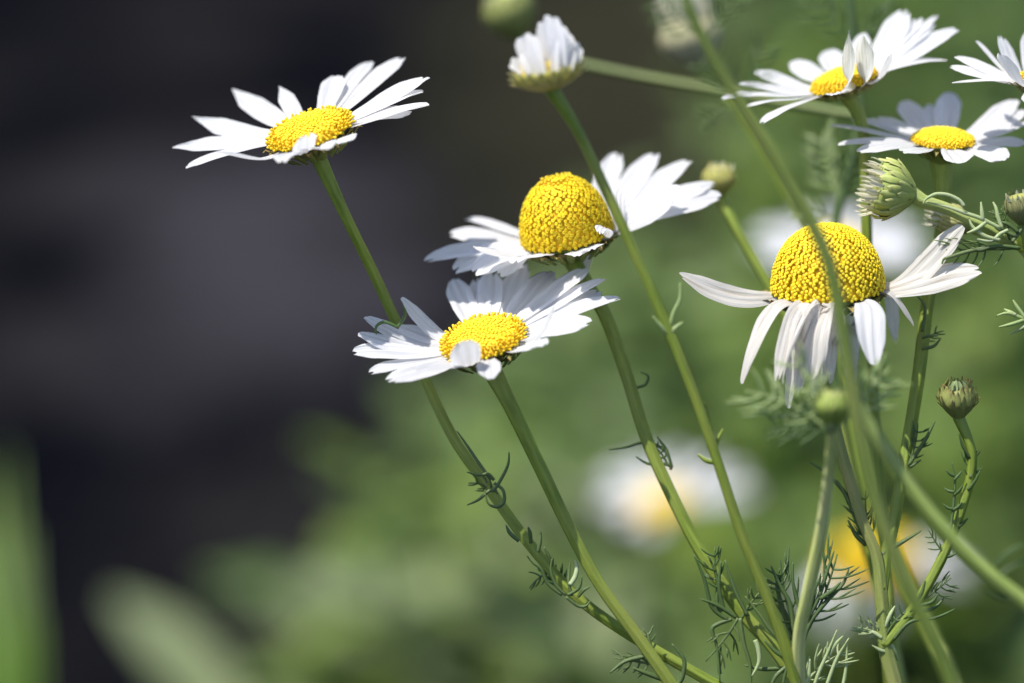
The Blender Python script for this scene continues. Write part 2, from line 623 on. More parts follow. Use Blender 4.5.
def daisy(label, cx, cy, d, R, alpha, elev, h, petals, path, d_end, widths, n=620, tall=(0.6, 0.95), tall_len=1.6, star=False, stem_mat='stem',
          pmat='petal', ground=True, group='flowering daisies on tall stalks', cup=None, dull=1.0, sharp=1.0, seed=1, soft=1.0):
    rng = random.Random(seed)
    k = (FOCUS + d * S) / FOCUS * S                    # metres per picture unit at this head
    c = P(cx, cy, d)
    ax, u, v = frame_of(alpha, elev)
    Rm, hm = R * k, h * k
    cupd = (cup if cup else R * 0.42) * k
    neck = c - ax * cupd
    sp = stalk_pts(path, d, d_end, widths, ground)
    # the stalk starts inside the cup
    sp[0] = (neck - ax * (0.02 * Rm), sp[0][1])
    sp.insert(0, (neck + ax * (0.35 * cupd), sp[0][1] * 1.15))
    t = thing('daisy', label, 'daisy', sp[-1][0], group)
    mb = MB()
    tube(mb, smooth(sp, 8), 24, 6, 0.085)
    mb.build('stem', M[stem_mat], t)
    disc_mesh(c + ax * (0.03 * Rm), ax, u, v, Rm, hm, int(n), tall, tall_len, star, rng, dull, sharp, soft).build('disc', M['tinted'], t)
    bracts_mesh(c, ax, u, v, Rm * 0.98, cupd, sp[1][1] * 1.1, rng=rng).build('bracts', M['tinted'], t)
    for pt in petals:
        x, y, wd, o = pt[0], pt[1], pt[2], (pt[3] if len(pt) > 3 else {})
        if 'd' in o:
            tip = P(x, y, d + o['d'])
        else:
            tip = plane_tip(c, ax, x, y, o.get('lift', 0) * k)
        rad = (tip - c)
        rad = rad - ax * rad.dot(ax)
        if 'phi' in o:
            ph = math.radians(o['phi'])
            rad = u * math.cos(ph) + v * math.sin(ph)
        rad.normalize()
        base = c + rad * (Rm * 0.90) - ax * (0.03 * Rm) + ax * rng.uniform(-.02, .02) * Rm
        L = (tip - base).length / k
        if L > 190 or L < 45:
            print('PETAL', label[:24], (x, y), 'len', round(L))
        pm = petal_mesh(base, tip, ax, rad, wd * k, o.get('bow', 0.07), math.radians(o.get('roll', 0)) + rng.uniform(-.08, .08), o.get('cup', rng.uniform(0.05, 0.2)),
                        o.get('teeth', rng.choice((1, 2, 2, 3))), o.get('hook', 0), rng, base_w=o.get('bw', 0.42), wave=o.get('wave', 0.05), pinch=o.get('pinch', 0))
        pm.build('petal', M[o.get('mat', pmat)], t)
    return t


def bud(label, cx, cy, d, R, H, alpha, elev, path, d_end, widths, tips=0, tip_len=0.4, tip_w=0.2, tip_mat='cream_petal', tint=(0.17, 0.21, 0.055),
        edge=(0.33, 0.27, 0.13), rows=3, n=14, stem_mat='stem', ground=True, group='flower buds on stalks', top=(0.35, 0.36, 0.10), lean=0.25, seed=3, open_=0.0, kind='bud', curl=0.15, edge_from=0.0):
    """A bud: closed cup of overlapping scales, ray petals just showing at the top, on its own stalk."""
    rng = random.Random(seed)
    k = (FOCUS + d * S) / FOCUS * S
    c = P(cx, cy, d)                                   # centre of the bud
    ax, u, v = frame_of(alpha, elev)
    Rm, Hm = R * k, H * k
    base = c - ax * (Hm * 0.5)
    sp = stalk_pts(path, d, d_end, widths, ground)
    sp[0] = (base + ax * (0.05 * Hm), sp[0][1])
    t = thing('flower_bud', label, 'flower bud', sp[-1][0], group)
    mb = MB()
    tube(mb, smooth(sp, 8), 20, 6, 0.085)
    mb.build('stem', M[stem_mat], t)
    # the cup
    mb = MB()

    def prof(q):                                       # q 0..1 from base to rim
        r = Rm * (math.sin(min(1, q * 1.25) * math.pi / 2) ** 0.7) * (1 - (0.28 - open_) * max(0, (q - 0.55) / 0.45) ** 1.5)
        return max(r, sp[0][1] * 0.9), Hm * q
    qs = [0, 0.06, 0.14, 0.25, 0.4, 0.55, 0.7, 0.85, 0.95]
    lathe(mb, base, ax, u, v, [prof(q) for q in qs] + [(Rm * 0.35, Hm * 0.98), (Rm * 0.02, Hm * 1.0)], 26, [tint] * 6 + [tint] * 3 + [top] * 2)
    for row in range(rows):
        for m_ in range(n):
            th = 2 * math.pi * (m_ + 0.5 * row + rng.uniform(-.15, .15)) / n
            rad = u * math.cos(th) + v * math.sin(th)
            tg = ax.cross(rad)
            q0 = 0.05 + 0.16 * row
            q1 = min(1.12, 0.62 + 0.24 * row) * rng.uniform(0.93, 1.07)
            idx = []
            g = rng.uniform(0.8, 1.15)
            for s in range(6):
                f = s / 5
                q = q0 + (q1 - q0) * f
                r, z = prof(min(q, 1.14))
                z = Hm * q
                lift = Rm * (0.035 + 0.05 * (1 - row / max(1, rows)) + curl * max(0, f - 0.7) ** 1.0 * rng.uniform(0.6, 1.2))
                hw = Rm * 2.9 / n * (0.75 + 0.35 * f if f < 0.6 else 0.96 * (1 - ((f - 0.6) / 0.42) ** 1.8)) * 0.62
                ec = tuple(a + (b2 - a) * min(1, f * 1.1) for a, b2 in zip(tint, edge))
                if edge_from:
                    ec = tint if f < edge_from else tuple(a + (b2 - a) * (f - edge_from) / (1 - edge_from) for a, b2 in zip(tint, edge))
                mid = tuple(a * g for a in tint) if f < 0.85 else edge
                pc = base + rad * (r + lift) + ax * z
                idx.append([mb.add(pc - tg * hw - rad * Rm * 0.03, (0, 0), ec), mb.add(pc + rad * Rm * 0.03, (0, 0), mid), mb.add(pc + tg * hw - rad * Rm * 0.03, (0, 0), ec)])
            for s in range(5):
                for e in range(2):
                    mb.f.append((idx[s][e], idx[s][e + 1], idx[s + 1][e + 1], idx[s + 1][e]))
    mb.build('bracts', M['tinted'], t)
    for m_ in range(tips):
        th = 2 * math.pi * (m_ + rng.uniform(-.25, .25)) / tips
        rad = u * math.cos(th) + v * math.sin(th)
        rr = Rm * rng.uniform(0.42, 0.78) * (0.9 + open_)
        b0 = base + rad * rr + ax * (Hm * 0.72)
        tip = b0 + ax * (Hm * tip_len * rng.uniform(0.7, 1.2) + Hm * 0.28) + rad * (Rm * lean * rng.uniform(0.2, 1.2))
        petal_mesh(b0, tip, rad, ax, tip_w * Rm * rng.uniform(0.8, 1.2), 0.08, 0, 0.5, 1, 0, rng, 8, 5, base_w=0.8).build('petal', M[tip_mat], t)
    return t


# ------------------------------------------------------------------ setting: the soil
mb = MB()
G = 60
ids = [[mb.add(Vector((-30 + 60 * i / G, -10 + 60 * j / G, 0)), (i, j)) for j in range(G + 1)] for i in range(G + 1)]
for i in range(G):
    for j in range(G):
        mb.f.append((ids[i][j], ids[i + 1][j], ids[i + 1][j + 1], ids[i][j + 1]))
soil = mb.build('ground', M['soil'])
soil['kind'] = 'structure'


# ------------------------------------------------------------------ background weeds, all on the soil well behind the daisies
def blade_leaf(mb, base, tip, wd, rng, up=Vector((0, 0, 1)), bow=0.16, nu=9, cup=0.25):
    L = (tip - base).length
    c1 = base.lerp(tip, 0.45) + up * (bow * L)
    rows = []
    for i in range(nu + 1):
        t0 = i / nu
        s = 1 - t0
        p = base * (s * s) + c1 * (2 * s * t0) + tip * (t0 * t0)
        tn = ((c1 - base) * s + (tip - c1) * t0).normalized()
        wv = tn.cross(up)
        if wv.length < 0.2:
            wv = tn.cross(Vector((0, 1, 0)))
        wv.normalize()
        nn = wv.cross(tn)
        hw = wd * 0.5 * math.sin(math.pi * min(0.98, (0.06 + 0.92 * t0)) ** 0.85) ** 0.8
        rows.append([mb.add(p - wv * hw + nn * hw * cup, (t0, 0)), mb.add(p, (t0, .5)), mb.add(p + wv * hw + nn * hw * cup, (t0, 1))])
    for i in range(nu):
        for e in range(2):
            mb.f.append((rows[i][e], rows[i][e + 1], rows[i + 1][e + 1], rows[i + 1][e]))


def weed(name, label, cat, foot, height, leaves, size, mat, rng, spread=0.5, lean=(0, 0), group=None):
    """A leafy weed: upright stalk, leaves in a spiral up it."""
    t = thing(name, label, cat, foot, group)
    top = foot + Vector((lean[0], lean[1], height))
    sp = [(foot + Vector((0, 0, -0.003)), 0.003), (foot.lerp(top, 0.5) + Vector((rng.uniform(-.01, .01), rng.uniform(-.01, .01), 0)), 0.0024), (top, 0.0012)]
    mb = MB()
    tube(mb, smooth(sp, 6), 8)
    mb.build('stem', M['stem'], t)
    mb = MB()
    for k in range(leaves):
        q = 0.12 + 0.88 * (k + 0.5) / leaves
        p = foot.lerp(top, q)
        th = k * 2.4 + rng.uniform(-.4, .4)
        L = size * (1.25 - 0.6 * q) * rng.uniform(0.75, 1.2)
        tip = p + Vector((math.cos(th), math.sin(th), 0)) * L * spread * 2 + Vector((0, 0, rng.uniform(-0.1, 0.55) * L))
        blade_leaf(mb, p, tip, L * rng.uniform(0.42, 0.6), rng)
    mb.build('foliage', M[mat], t)
    return t


def on_soil(x, y):
    r = ray(x, y)
    k = -CAM.z / r.z
    return CAM + r * k


rb = random.Random(21)
mb = MB()
rg = random.Random(4)
for k in range(5200):
    yw = rg.uniform(1.15, 3.4)
    edge = (-0.06 if yw < 1.5 else -0.06 + 0.5 * min(0.4, yw - 1.5) + 0.14 * max(0, yw - 1.7)) + 0.03 * math.sin(yw * 9)
    xw = rg.uniform(-0.12, 0.95)
    if xw < edge - rg.random() ** 2 * 0.09:
        continue
    if math.sin(xw * 31 + yw * 5) * math.sin(yw * 11 - xw * 9) > 0.35:
        continue
    p = Vector((xw, yw, rg.uniform(0.0, 0.05)))
    th = rg.random() * 6.28
    L = rg.uniform(0.03, 0.06)
    tip = p + Vector((math.cos(th) * L, math.sin(th) * L, rg.uniform(0.0, 0.6) * L))
    blade_leaf(mb, p, tip, L * rg.uniform(0.45, 0.75), rg, nu=4)
gc = mb.build('ground_cover', M['broad'])
gc['kind'] = 'stuff'
# right hand bed: rows of weeds from near to far
spots = []
for (xw, yw, hh, n_, sz, mt) in [
    (-0.05, 1.16, 0.17, 10, 0.045, 'broad_bright'), (0.03, 1.10, 0.19, 10, 0.045, 'broad'), (-0.09, 1.20, 0.07, 8, 0.045, 'broad_grey'), (-0.01, 1.22, 0.15, 12, 0.05, 'broad_bright'),
    (0.04, 1.42, 0.15, 12, 0.055, 'broad'), (0.11, 1.30, 0.20, 14, 0.055, 'broad_bright'), (0.17, 1.45, 0.24, 16, 0.06, 'broad'),
    (0.20, 1.22, 0.24, 14, 0.05, 'broad_bright'), (0.25, 1.38, 0.30, 18, 0.06, 'broad'), (0.31, 1.25, 0.30, 16, 0.055, 'broad_grey'),
    (0.02, 1.27, 0.12, 11, 0.055, 'broad_grey'), (0.10, 1.55, 0.12, 12, 0.06, 'broad'),
    (0.19, 1.75, 0.20, 14, 0.065, 'broad_bright'), (0.22, 1.68, 0.33, 20, 0.06, 'broad_bright'), (0.29, 1.62, 0.40, 22, 0.065, 'broad'),
    (0.36, 1.52, 0.40, 22, 0.065, 'broad'), (0.20, 1.98, 0.30, 18, 0.07, 'broad'), (0.28, 1.95, 0.42, 22, 0.07, 'broad_bright'),
    (0.36, 1.9, 0.44, 24, 0.07, 'broad'), (0.44, 1.8, 0.44, 24, 0.07, 'broad_grey'), (0.26, 2.2, 0.16, 12, 0.06, 'broad'),
    (0.34, 2.3, 0.40, 22, 0.08, 'broad_bright'), (0.46, 2.2, 0.44, 24, 0.08, 'broad'), (0.24, 2.35, 0.34, 20, 0.075, 'broad'),
    (0.40, 1.36, 0.34, 18, 0.06, 'broad'), (0.10, 1.15, 0.15, 12, 0.05, 'broad'),
]:
    spots.append((xw, yw, hh, n_, sz, mt))
for (xw, yw, hh, n_, sz, mt) in spots:
    kind = {'broad': 'blurred mid green leafy weed in the bed behind the daisies',
            'broad_bright': 'blurred bright yellowish green weed in the bed behind the daisies',
            'broad_grey': 'blurred pale grey green weed in the bed behind the daisies'}[mt]
    weed('leafy_weed', kind, 'weed', Vector((xw, yw, 0)), hh, n_, sz, mt, rb, 0.5, (rb.uniform(-.03, .03), rb.uniform(-.03, .03)), 'out of focus weeds behind the daisies')


def leaf_clump(name, label, cat, foot, blades, mat):
    """A rosette: each blade (tip, mid width) rises from the foot."""
    t = thing(name, label, cat, foot)
    for tip, wd, bow, root in blades:
        mb = MB()
        blade_leaf(mb, root if root else foot, tip, wd, rb, bow=bow, nu=14)
        if root:                                       # the leaf stalk down to the foot
            tube(mb, smooth([(foot, 0.003), (foot.lerp(root, 0.5) + Vector((0, 0, 0.02)), 0.0026), (root + (tip - root) * 0.05, 0.0022)], 6), 8)
        mb.build('leaf', M[mat], t)
    return t


f = Vector((P(250, 800, 5600).x, P(250, 800, 5600).y, 0))
leaf_clump('broad_leaf_plant', 'blurred plant with one broad pale leaf slanting up at the lower left', 'plant', f,
           [(P(112, 596, 6300), 0.034, 0.12, P(235, 740, 5600)), (P(330, 800, 5600), 0.05, 0.2, None), (P(270, 760, 5000), 0.05, 0.2, None)], 'broad_grey')
f = Vector((P(540, 780, 5600).x, P(540, 780, 5600).y, 0))
leaf_clump('broad_leaf_plant', 'blurred plant with a long pale leaf lying level under the lowest daisy', 'plant', f,
           [(P(205, 602, 6600), 0.052, 0.12, P(540, 640, 5800)), (P(300, 585, 6900), 0.045, 0.14, P(560, 650, 6000)), (P(470, 500, 6400), 0.06, 0.1, None), (P(390, 660, 5400), 0.035, 0.2, None),
            (P(620, 560, 6200), 0.05, 0.2, None), (P(350, 640, 6300), 0.03, 0.1, P(520, 660, 5700))], 'broad_grey')
f = Vector((P(5, 800, 3600).x, P(5, 800, 3600).y, 0))
leaf_clump('grass_tuft', 'blurred upright bright green grass tuft at the left edge', 'grass tuft', f,
           [(P(8, 450, 4800), 0.010, 0.10, None), (P(24, 530, 4700), 0.010, 0.12, None), (P(-12, 470, 4900), 0.012, 0.10, None), (P(14, 580, 4300), 0.013, 0.15, None), (P(2, 560, 4500), 0.013, 0.15, None),
            (P(-30, 520, 4700), 0.014, 0.12, None), (P(34, 610, 4300), 0.010, 0.14, None)], 'grass')

# ------------------------------------------------------------------ daisies beyond the focus
BG = 'out of focus daisies behind'


def ring_petals(cx, cy, rx, ry, n, wd, seed, skip=()):
    q = random.Random(seed)
    return [(cx + rx * math.cos(a), cy - ry * math.sin(a), wd, {}) for a in [2 * math.pi * (i + q.uniform(-.2, .2)) / n for i in range(n)]]


daisy('large blurred white daisy low behind the middle stalks, pale orange centre', 662, 504, 3700, 25, 14, 30, 8, [p for p in ring_petals(676, 494, 80, 42, 13, 20, 5) if not (p[0] > 690 and p[1] > 505)],
      [(668, 510), (676, 600), (690, 760)], 3900, [(0, 8), (1, 7)], n=200, group=BG, seed=5)
daisy('blurred daisy with deep orange dome behind the branching stalks, lower right', 872, 574, 3000, 40, 4, 14, 46, [
    (800, 612, 18, {'d': -40, 'bow': 0.2}), (828, 632, 20, {'d': -50, 'bow': 0.2}), (856, 628, 20, {'d': -70, 'bow': 0.2}), (812, 580, 18, {'d': 10, 'bow': 0.1}), (890, 628, 20, {'d': -60, 'bow': .2}),
    (950, 548, 20, {'d': 10, 'bow': 0.1}), (972, 568, 22, {'d': 0, 'bow': 0.1}), (968, 590, 20, {'d': -30, 'bow': 0.15}), (930, 540, 18, {'d': 50, 'bow': .1}), (800, 598, 18, {'d': -10, 'bow': .1})],
      [(876, 575), (880, 640), (890, 760)], 3100, [(0, 9), (1, 8)], n=200, group=BG, seed=6)
daisy('blurred white daisy hidden behind the tall drooping daisy dome', 838, 246, 1900, 24, 0, 22, 10, ring_petals(838, 244, 92, 34, 15, 24, 8) + [(905, 225, 30, {}), (915, 250, 30, {}), (762, 262, 30, {})],
      [(838, 258), (842, 330), (850, 500), (860, 760)], 2300, [(0, 9), (1, 8)], n=200, group=BG, seed=7)

# ------------------------------------------------------------------ the daisies in focus
t = daisy('white daisy with flat yellow disc standing alone against dark ground, upper left', 311, 134, 0, 43, 17, 24, 15, [
    (192, 117, 25, {'lift': 14, 'bow': -0.07, 'roll': 6, 'teeth': 2, 'pinch': .72}), (233, 89, 27, {'lift': 16, 'bow': -0.03, 'teeth': 1, 'pinch': .6}), (279, 86, 19, {'d': 105, 'bow': 0.0, 'teeth': 1, 'pinch': .85}),
    (338, 76, 27, {'d': 95, 'bow': 0.02, 'teeth': 1, 'cup': 0.3}), (371, 62, 23, {'lift': 6, 'teeth': 1}), (403, 57, 28, {'lift': 8, 'bow': 0.03}),
    (428, 77, 32, {'lift': 10, 'bow': 0.03}), (429, 104, 32, {'lift': 0, 'bow': 0.05}), (424, 91, 26, {'lift': 2}), (412, 112, 28, {'lift': -8, 'bow': .06}),
    (306, 135, 27, {'d': -88, 'bow': -0.10, 'hook': 0.04, 'teeth': 2, 'bw': .5, 'phi': -97}), (283, 163, 28, {'d': -105, 'bow': 0.16}), (328, 150, 26, {'d': -95, 'bow': 0.12}), (352, 141, 24, {'d': -70, 'bow': 0.1}),
    (173, 147, 27, {'lift': 4, 'bow': 0.0, 'teeth': 1, 'pinch': .5}), (186, 167, 24, {'lift': -6, 'bow': 0.05, 'teeth': 1}), (218, 152, 25, {'d': -70, 'bow': -0.05, 'teeth': 1})],
    [(318, 160, 0), (345, 215, 20), (372, 270, 42), (400, 330, 58), (425, 380, 58), (455, 440, 50), (490, 490, 42), (530, 545, 30), (575, 595), (625, 632), (700, 676), (770, 715), (830, 760)], 30,
    [(0, 20), (0.07, 14), (0.3, 13), (0.6, 14), (1, 14)], n=480, tall=(0.60, 0.97), tall_len=2.0, seed=11, cup=27)
leaf_part(t, [[(377, 338), (376, 327), (385, 322), (399, 328)], [(403, 306), (405, 311), (404, 318), (397, 328)]], -5)
leaf_part(t, [[(457, 431), (468, 447), (478, 462), (491, 480)], [(467, 472), (478, 475), (488, 474), (494, 480)], [(467, 505), (478, 500), (489, 491), (497, 490)],
              [(509, 452), (508, 465), (499, 483), (492, 492)], [(485, 490), (488, 503), (497, 507), (504, 502), (503, 490), (494, 483)]], -8)
leaf_part(t, [[(506, 525), (510, 533), (519, 541)], [(528, 527), (530, 533), (531, 543)], [(541, 532), (540, 542), (538, 552)], [(544, 547), (549, 557), (552, 566)]], -4, 3.6)
leaf_part(t, [[(527, 556), (533, 563), (541, 569), (548, 584), (562, 595)], [(552, 559), (551, 571), (556, 585), (566, 595)], [(570, 562), (569, 575), (569, 584), (572, 596)],
              [(582, 576), (579, 588), (568, 595)], [(590, 587), (584, 590), (578, 597)], [(590, 601), (586, 606), (578, 606), (566, 597)]], -8)
leaf_part(t, [[(575, 560), (577, 567), (575, 577), (570, 585)]], -10, 4.5, 'pale_leaf')
feathery(t, 498, 494, 38, 150, 30, 3, 2.4, 'leaf', 21)
feathery(t, 566, 594, 24, 118, 34, 4, 2.6, 'leaf', 22)
feathery(t, 552, 572, 24, 205, 28, 3, 2.4, 'leaf', 23)

t = daisy('white daisy with tall yellow dome in the centre, thin stalk crossing before it', 568, 238, 85, 46.5, 12, 18, 62, [
    (466, 219, 24, {'lift': 0, 'd': 80, 'bow': 0.06}), (449, 234, 26, {'d': 40, 'bow': 0.08, 'roll': 15}), (424, 262, 28, {'d': 0, 'bow': 0.12, 'roll': 14}), (454, 272, 30, {'d': -10, 'bow': 0.14, 'roll': 30}),
    (474, 274, 30, {'d': -40, 'bow': 0.15, 'roll': 30}), (477, 247, 36, {'d': -85, 'bow': -0.02, 'roll': -6}), (515, 263, 30, {'d': -95, 'bow': 0.1}), (500, 276, 26, {'d': -30, 'bow': .15, 'roll': 20}),
    (617, 153, 30, {'d': 110, 'bow': 0.0, 'teeth': 2, 'cup': .2, 'bw': .3}), (655, 153, 33, {'d': 90, 'bow': 0.02, 'roll': -10}), (690, 160, 34, {'d': 70, 'bow': 0.04, 'roll': -10}),
    (681, 189, 36, {'d': -10, 'bow': 0.02, 'roll': -25}), (722, 196, 36, {'d': 25, 'bow': 0.06, 'roll': -20}), (716, 183, 26, {'d': 40, 'bow': 0.06, 'roll': -15}),
    (621, 190, 13, {'d': 10, 'bow': 0.08, 'roll': -35, 'phi': -6, 'teeth': 1}), (600, 235, 13, {'d': -85, 'bow': 0.3, 'phi': -35, 'roll': 30}), (592, 250, 24, {'d': -100, 'bow': 0.05, 'phi': -62}), (577, 256, 24, {'d': -95, 'bow': .05, 'phi': -80}),
    (583, 290, 20, {'d': 40, 'bow': 0.3, 'mat': 'old_petal', 'phi': 40})],
    [(575, 262), (590, 290), (606, 318), (625, 370), (645, 435), (670, 492), (700, 550), (740, 610), (775, 650), (808, 700), (835, 750)], 20,
    [(0, 22), (0.1, 17), (0.4, 15), (1, 16)], n=1050, tall=(0.12, 0.22), tall_len=1.3, soft=.95, star=True, seed=12, sharp=0.92, cup=24)
leaf_part(t, [[(609, 450), (625, 448), (644, 443), (661, 448), (669, 458), (671, 470)], [(636, 457), (648, 464), (663, 464), (670, 466)], [(657, 437), (662, 444), (667, 452), (672, 468)]], 60)
leaf_part(t, [[(640, 372), (648, 376), (645, 385), (634, 388)]], 70, 2.6)
leaf_part(t, [[(708, 555), (717, 578), (717, 603), (722, 612)], [(721, 561), (719, 586), (724, 610)], [(700, 599), (717, 605), (737, 618)], [(694, 555), (704, 578), (712, 607), (728, 620)],
              [(720, 683), (717, 648), (712, 630), (718, 624), (732, 619)], [(721, 646), (719, 665), (720, 674)]], 22, 3.8)
leaf_part(t, [[(751, 690), (750, 665), (744, 644), (740, 618)], [(744, 665), (762, 669), (785, 668)], [(725, 560), (735, 590), (748, 616)]], 15, 3.8)
leaf_part(t, [[(752, 676), (759, 662), (758, 648), (755, 640)]], 8, 4.4, 'pale_leaf')
feathery(t, 722, 600, 22, 112, 48, 5, 2.8, 'leaf', 24)
feathery(t, 741, 620, 20, 60, 44, 5, 2.8, 'leaf', 25)
feathery(t, 738, 618, 20, 250, 56, 4, 2.8, 'leaf', 26)
feathery(t, 668, 466, 60, 118, 26, 3, 2.4, 'leaf', 27)

t = daisy('white daisy with flat yellow disc and shaded petals, just below the central domed daisy', 484, 342, -15, 42, 14, 25, 16, [
    (453, 280, 27, {'d': 110, 'bow': 0.0, 'teeth': 1}), (401, 298, 18, {'d': 40, 'bow': -0.10, 'teeth': 1, 'wave': .1}), (365, 317, 21, {'d': 20, 'bow': -0.06, 'roll': 16, 'teeth': 1}),
    (358, 334, 23, {'d': 0, 'bow': -0.04, 'roll': 12, 'teeth': 1}), (396, 327, 24, {'d': 50, 'bow': -0.04}), (352, 352, 30, {'d': -10, 'bow': 0.05, 'roll': 10}), (369, 373, 28, {'d': -30, 'bow': 0.06}),
    (388, 383, 30, {'d': -60, 'bow': 0.06, 'roll': 6}), (420, 372, 30, {'d': -95, 'bow': .08}), (463, 341, 30, {'d': -88, 'bow': -0.10, 'hook': 0.04, 'teeth': 1, 'bw': .5, 'phi': -108}), (491, 379, 24, {'d': -85, 'bow': 0.1, 'teeth': 1}),
    (491, 272, 29, {'d': 120, 'bow': 0.0}), (478, 279, 24, {'d': 128, 'bow': 0.03}), (522, 264, 30, {'d': 125, 'bow': 0.0}), (551, 272, 31, {'d': 105, 'bow': 0.0, 'teeth': 1}), (586, 269, 32, {'d': 75, 'bow': 0.02}),
    (604, 279, 30, {'d': 55, 'bow': 0.04}), (621, 298, 30, {'d': 25, 'bow': 0.06}), (602, 292, 30, {'d': 55, 'bow': 0.02}), (592, 322, 30, {'d': -25, 'bow': 0.06}), (556, 306, 26, {'d': -65, 'bow': -0.12, 'roll': -20}),
    (545, 345, 26, {'d': -75, 'bow': 0.1})],
    [(495, 380), (510, 405), (540, 467), (570, 530), (600, 585), (640, 640), (668, 680), (690, 715), (710, 760)], 5, [(0, 26), (0.14, 18), (0.5, 15), (1, 17)], n=480, tall=(0.60, 0.97), tall_len=2.2, seed=13, cup=27)
leaf_part(t, [[(648, 633), (650, 645), (654, 660)], [(610, 673), (624, 662), (641, 657), (650, 655)], [(633, 668), (646, 673), (664, 680)]], 0, 4.2)
leaf_part(t, [[(672, 644), (684, 660), (682, 678), (676, 686)]], 0, 4.4)
feathery(t, 652, 656, 2, 96, 26, 3, 2.8, 'leaf', 28)
feathery(t, 656, 664, 2, 190, 40, 4, 2.6, 'leaf', 29)

t = daisy('ageing daisy with the largest yellow dome and limp drooping petals', 828, 291, 25, 56.5, 4, 15, 66, [
    (679, 275, 25, {'d': -20, 'bow': -0.10, 'roll': 38, 'wave': .13, 'bw': .36}), (742, 384, 24, {'d': -70, 'bow': 0.28, 'wave': .2, 'bw': .5, 'pinch': .1}), (777, 382, 15, {'d': -88, 'bow': 0.26, 'wave': .16, 'roll': 20, 'bw': .8}), (790, 352, 17, {'d': -70, 'bow': 0.26, 'wave': .14, 'phi': -118}),
    (783, 384, 20, {'d': -98, 'bow': 0.22, 'phi': -110, 'wave': .25, 'roll': -40, 'bw': .6, 'pinch': .15}), (810, 378, 28, {'d': -80, 'bow': 0.2, 'phi': -98, 'wave': .2, 'bw': .6, 'pinch': .1}), (788, 408, 24, {'d': -45, 'bow': 0.3, 'phi': -112, 'wave': .22}), (798, 396, 18, {'d': -60, 'bow': 0.3, 'phi': -104, 'wave': .25, 'roll': 35}), (829, 384, 22, {'d': -50, 'bow': 0.25, 'phi': -88, 'wave': .2, 'roll': 25}), (815, 398, 20, {'d': -10, 'bow': 0.3, 'phi': -95, 'wave': .15}),
    (874, 365, 29, {'wave': .12, 'd': -105, 'bow': 0.24, 'phi': -62, 'mat': 'petal', 'teeth': 1}), (963, 226, 30, {'d': -30, 'bow': -0.04, 'roll': -42, 'bw': .26, 'teeth': 1}), (981, 270, 32, {'d': -40, 'bow': 0.05, 'roll': -32, 'bw': .3}),
    (914, 326, 11, {'d': -20, 'bow': 0.2}), (896, 345, 14, {'d': 60, 'bow': .3, 'phi': 20}), (852, 385, 24, {'d': 80, 'bow': 0.4, 'phi': 70})],
    [(827, 320), (824, 380), (838, 440), (848, 475), (862, 520), (876, 555), (881, 592), (885, 645), (898, 700), (906, 760)], 10, [(0, 20), (0.2, 15), (0.55, 14), (0.75, 18), (1, 20)], n=1500, tall=(2, 3), star=False, stem_mat='tan_stem', pmat='old_petal', seed=14, dull=0.97, sharp=0.88, soft=0.8)
leaf_part(t, [[(810, 462), (828, 475), (846, 495), (859, 526), (872, 550)], [(837, 480), (848, 500), (855, 515)], [(852, 505), (862, 520), (868, 540)], [(848, 520), (856, 535), (866, 545)], [(921, 531), (899, 544), (880, 556)], [(866, 520), (870, 535), (875, 550)]], 20, 4)
feathery(t, 874, 552, 20, 112, 56, 6, 2.6, 'leaf', 32)
feathery(t, 886, 640, 10, 150, 34, 4, 2.4, 'pale_leaf', 33)
feathery(t, 884, 640, 8, 62, 36, 4, 2.4, 'leaf', 34)

t = daisy('soft white daisy, upper right, with a grey withered petal standing before its disc', 845, 84, 95, 33, 18, 16, 15, [
    (721, 99, 24, {'d': -5, 'bow': 0.08}), (738, 84, 24, {'d': 20, 'bow': 0.04}), (754, 72, 22, {'d': 50, 'bow': 0.03}), (792, 61, 24, {'d': 90, 'bow': 0.0, 'teeth': 1}), (828, 50, 26, {'d': 105, 'bow': 0.0, 'teeth': 1}),
    (863, 33, 22, {'d': 70, 'bow': 0.0}), (849, 30, 24, {'d': -52, 'bow': -0.05, 'mat': 'green_petal', 'teeth': 1, 'bw': .45, 'phi': -92, 'pinch': .6}), (864, 36, 20, {'d': -40, 'bow': -.04, 'mat': 'green_petal', 'teeth': 1, 'phi': -66, 'bw': .45}), (907, 10, 30, {'d': 75, 'bow': 0.02, 'roll': -12}), (922, 18, 26, {'d': 70, 'bow': 0.02}),
    (939, 15, 22, {'d': 55, 'bow': 0.02}), (934, 25, 24, {'d': 45, 'bow': 0.02}), (958, 29, 30, {'d': 30, 'bow': 0.04, 'roll': -15}), (946, 60, 22, {'d': 10, 'bow': 0.08}), (891, 54, 26, {'d': -55, 'bow': -0.15, 'teeth': 1}),
    (760, 124, 25, {'d': -50, 'bow': 0.06}), (834, 95, 24, {'d': -85, 'bow': 0.08, 'teeth': 1}), (744, 108, 24, {'d': -25, 'bow': .08})],
    [(857, 102), (862, 125), (865, 180), (867, 240), (869, 300), (874, 400), (886, 560), (892, 700)], 140, [(0, 20), (0.1, 13), (1, 12)], n=480, tall=(0.6, 0.97), seed=15)

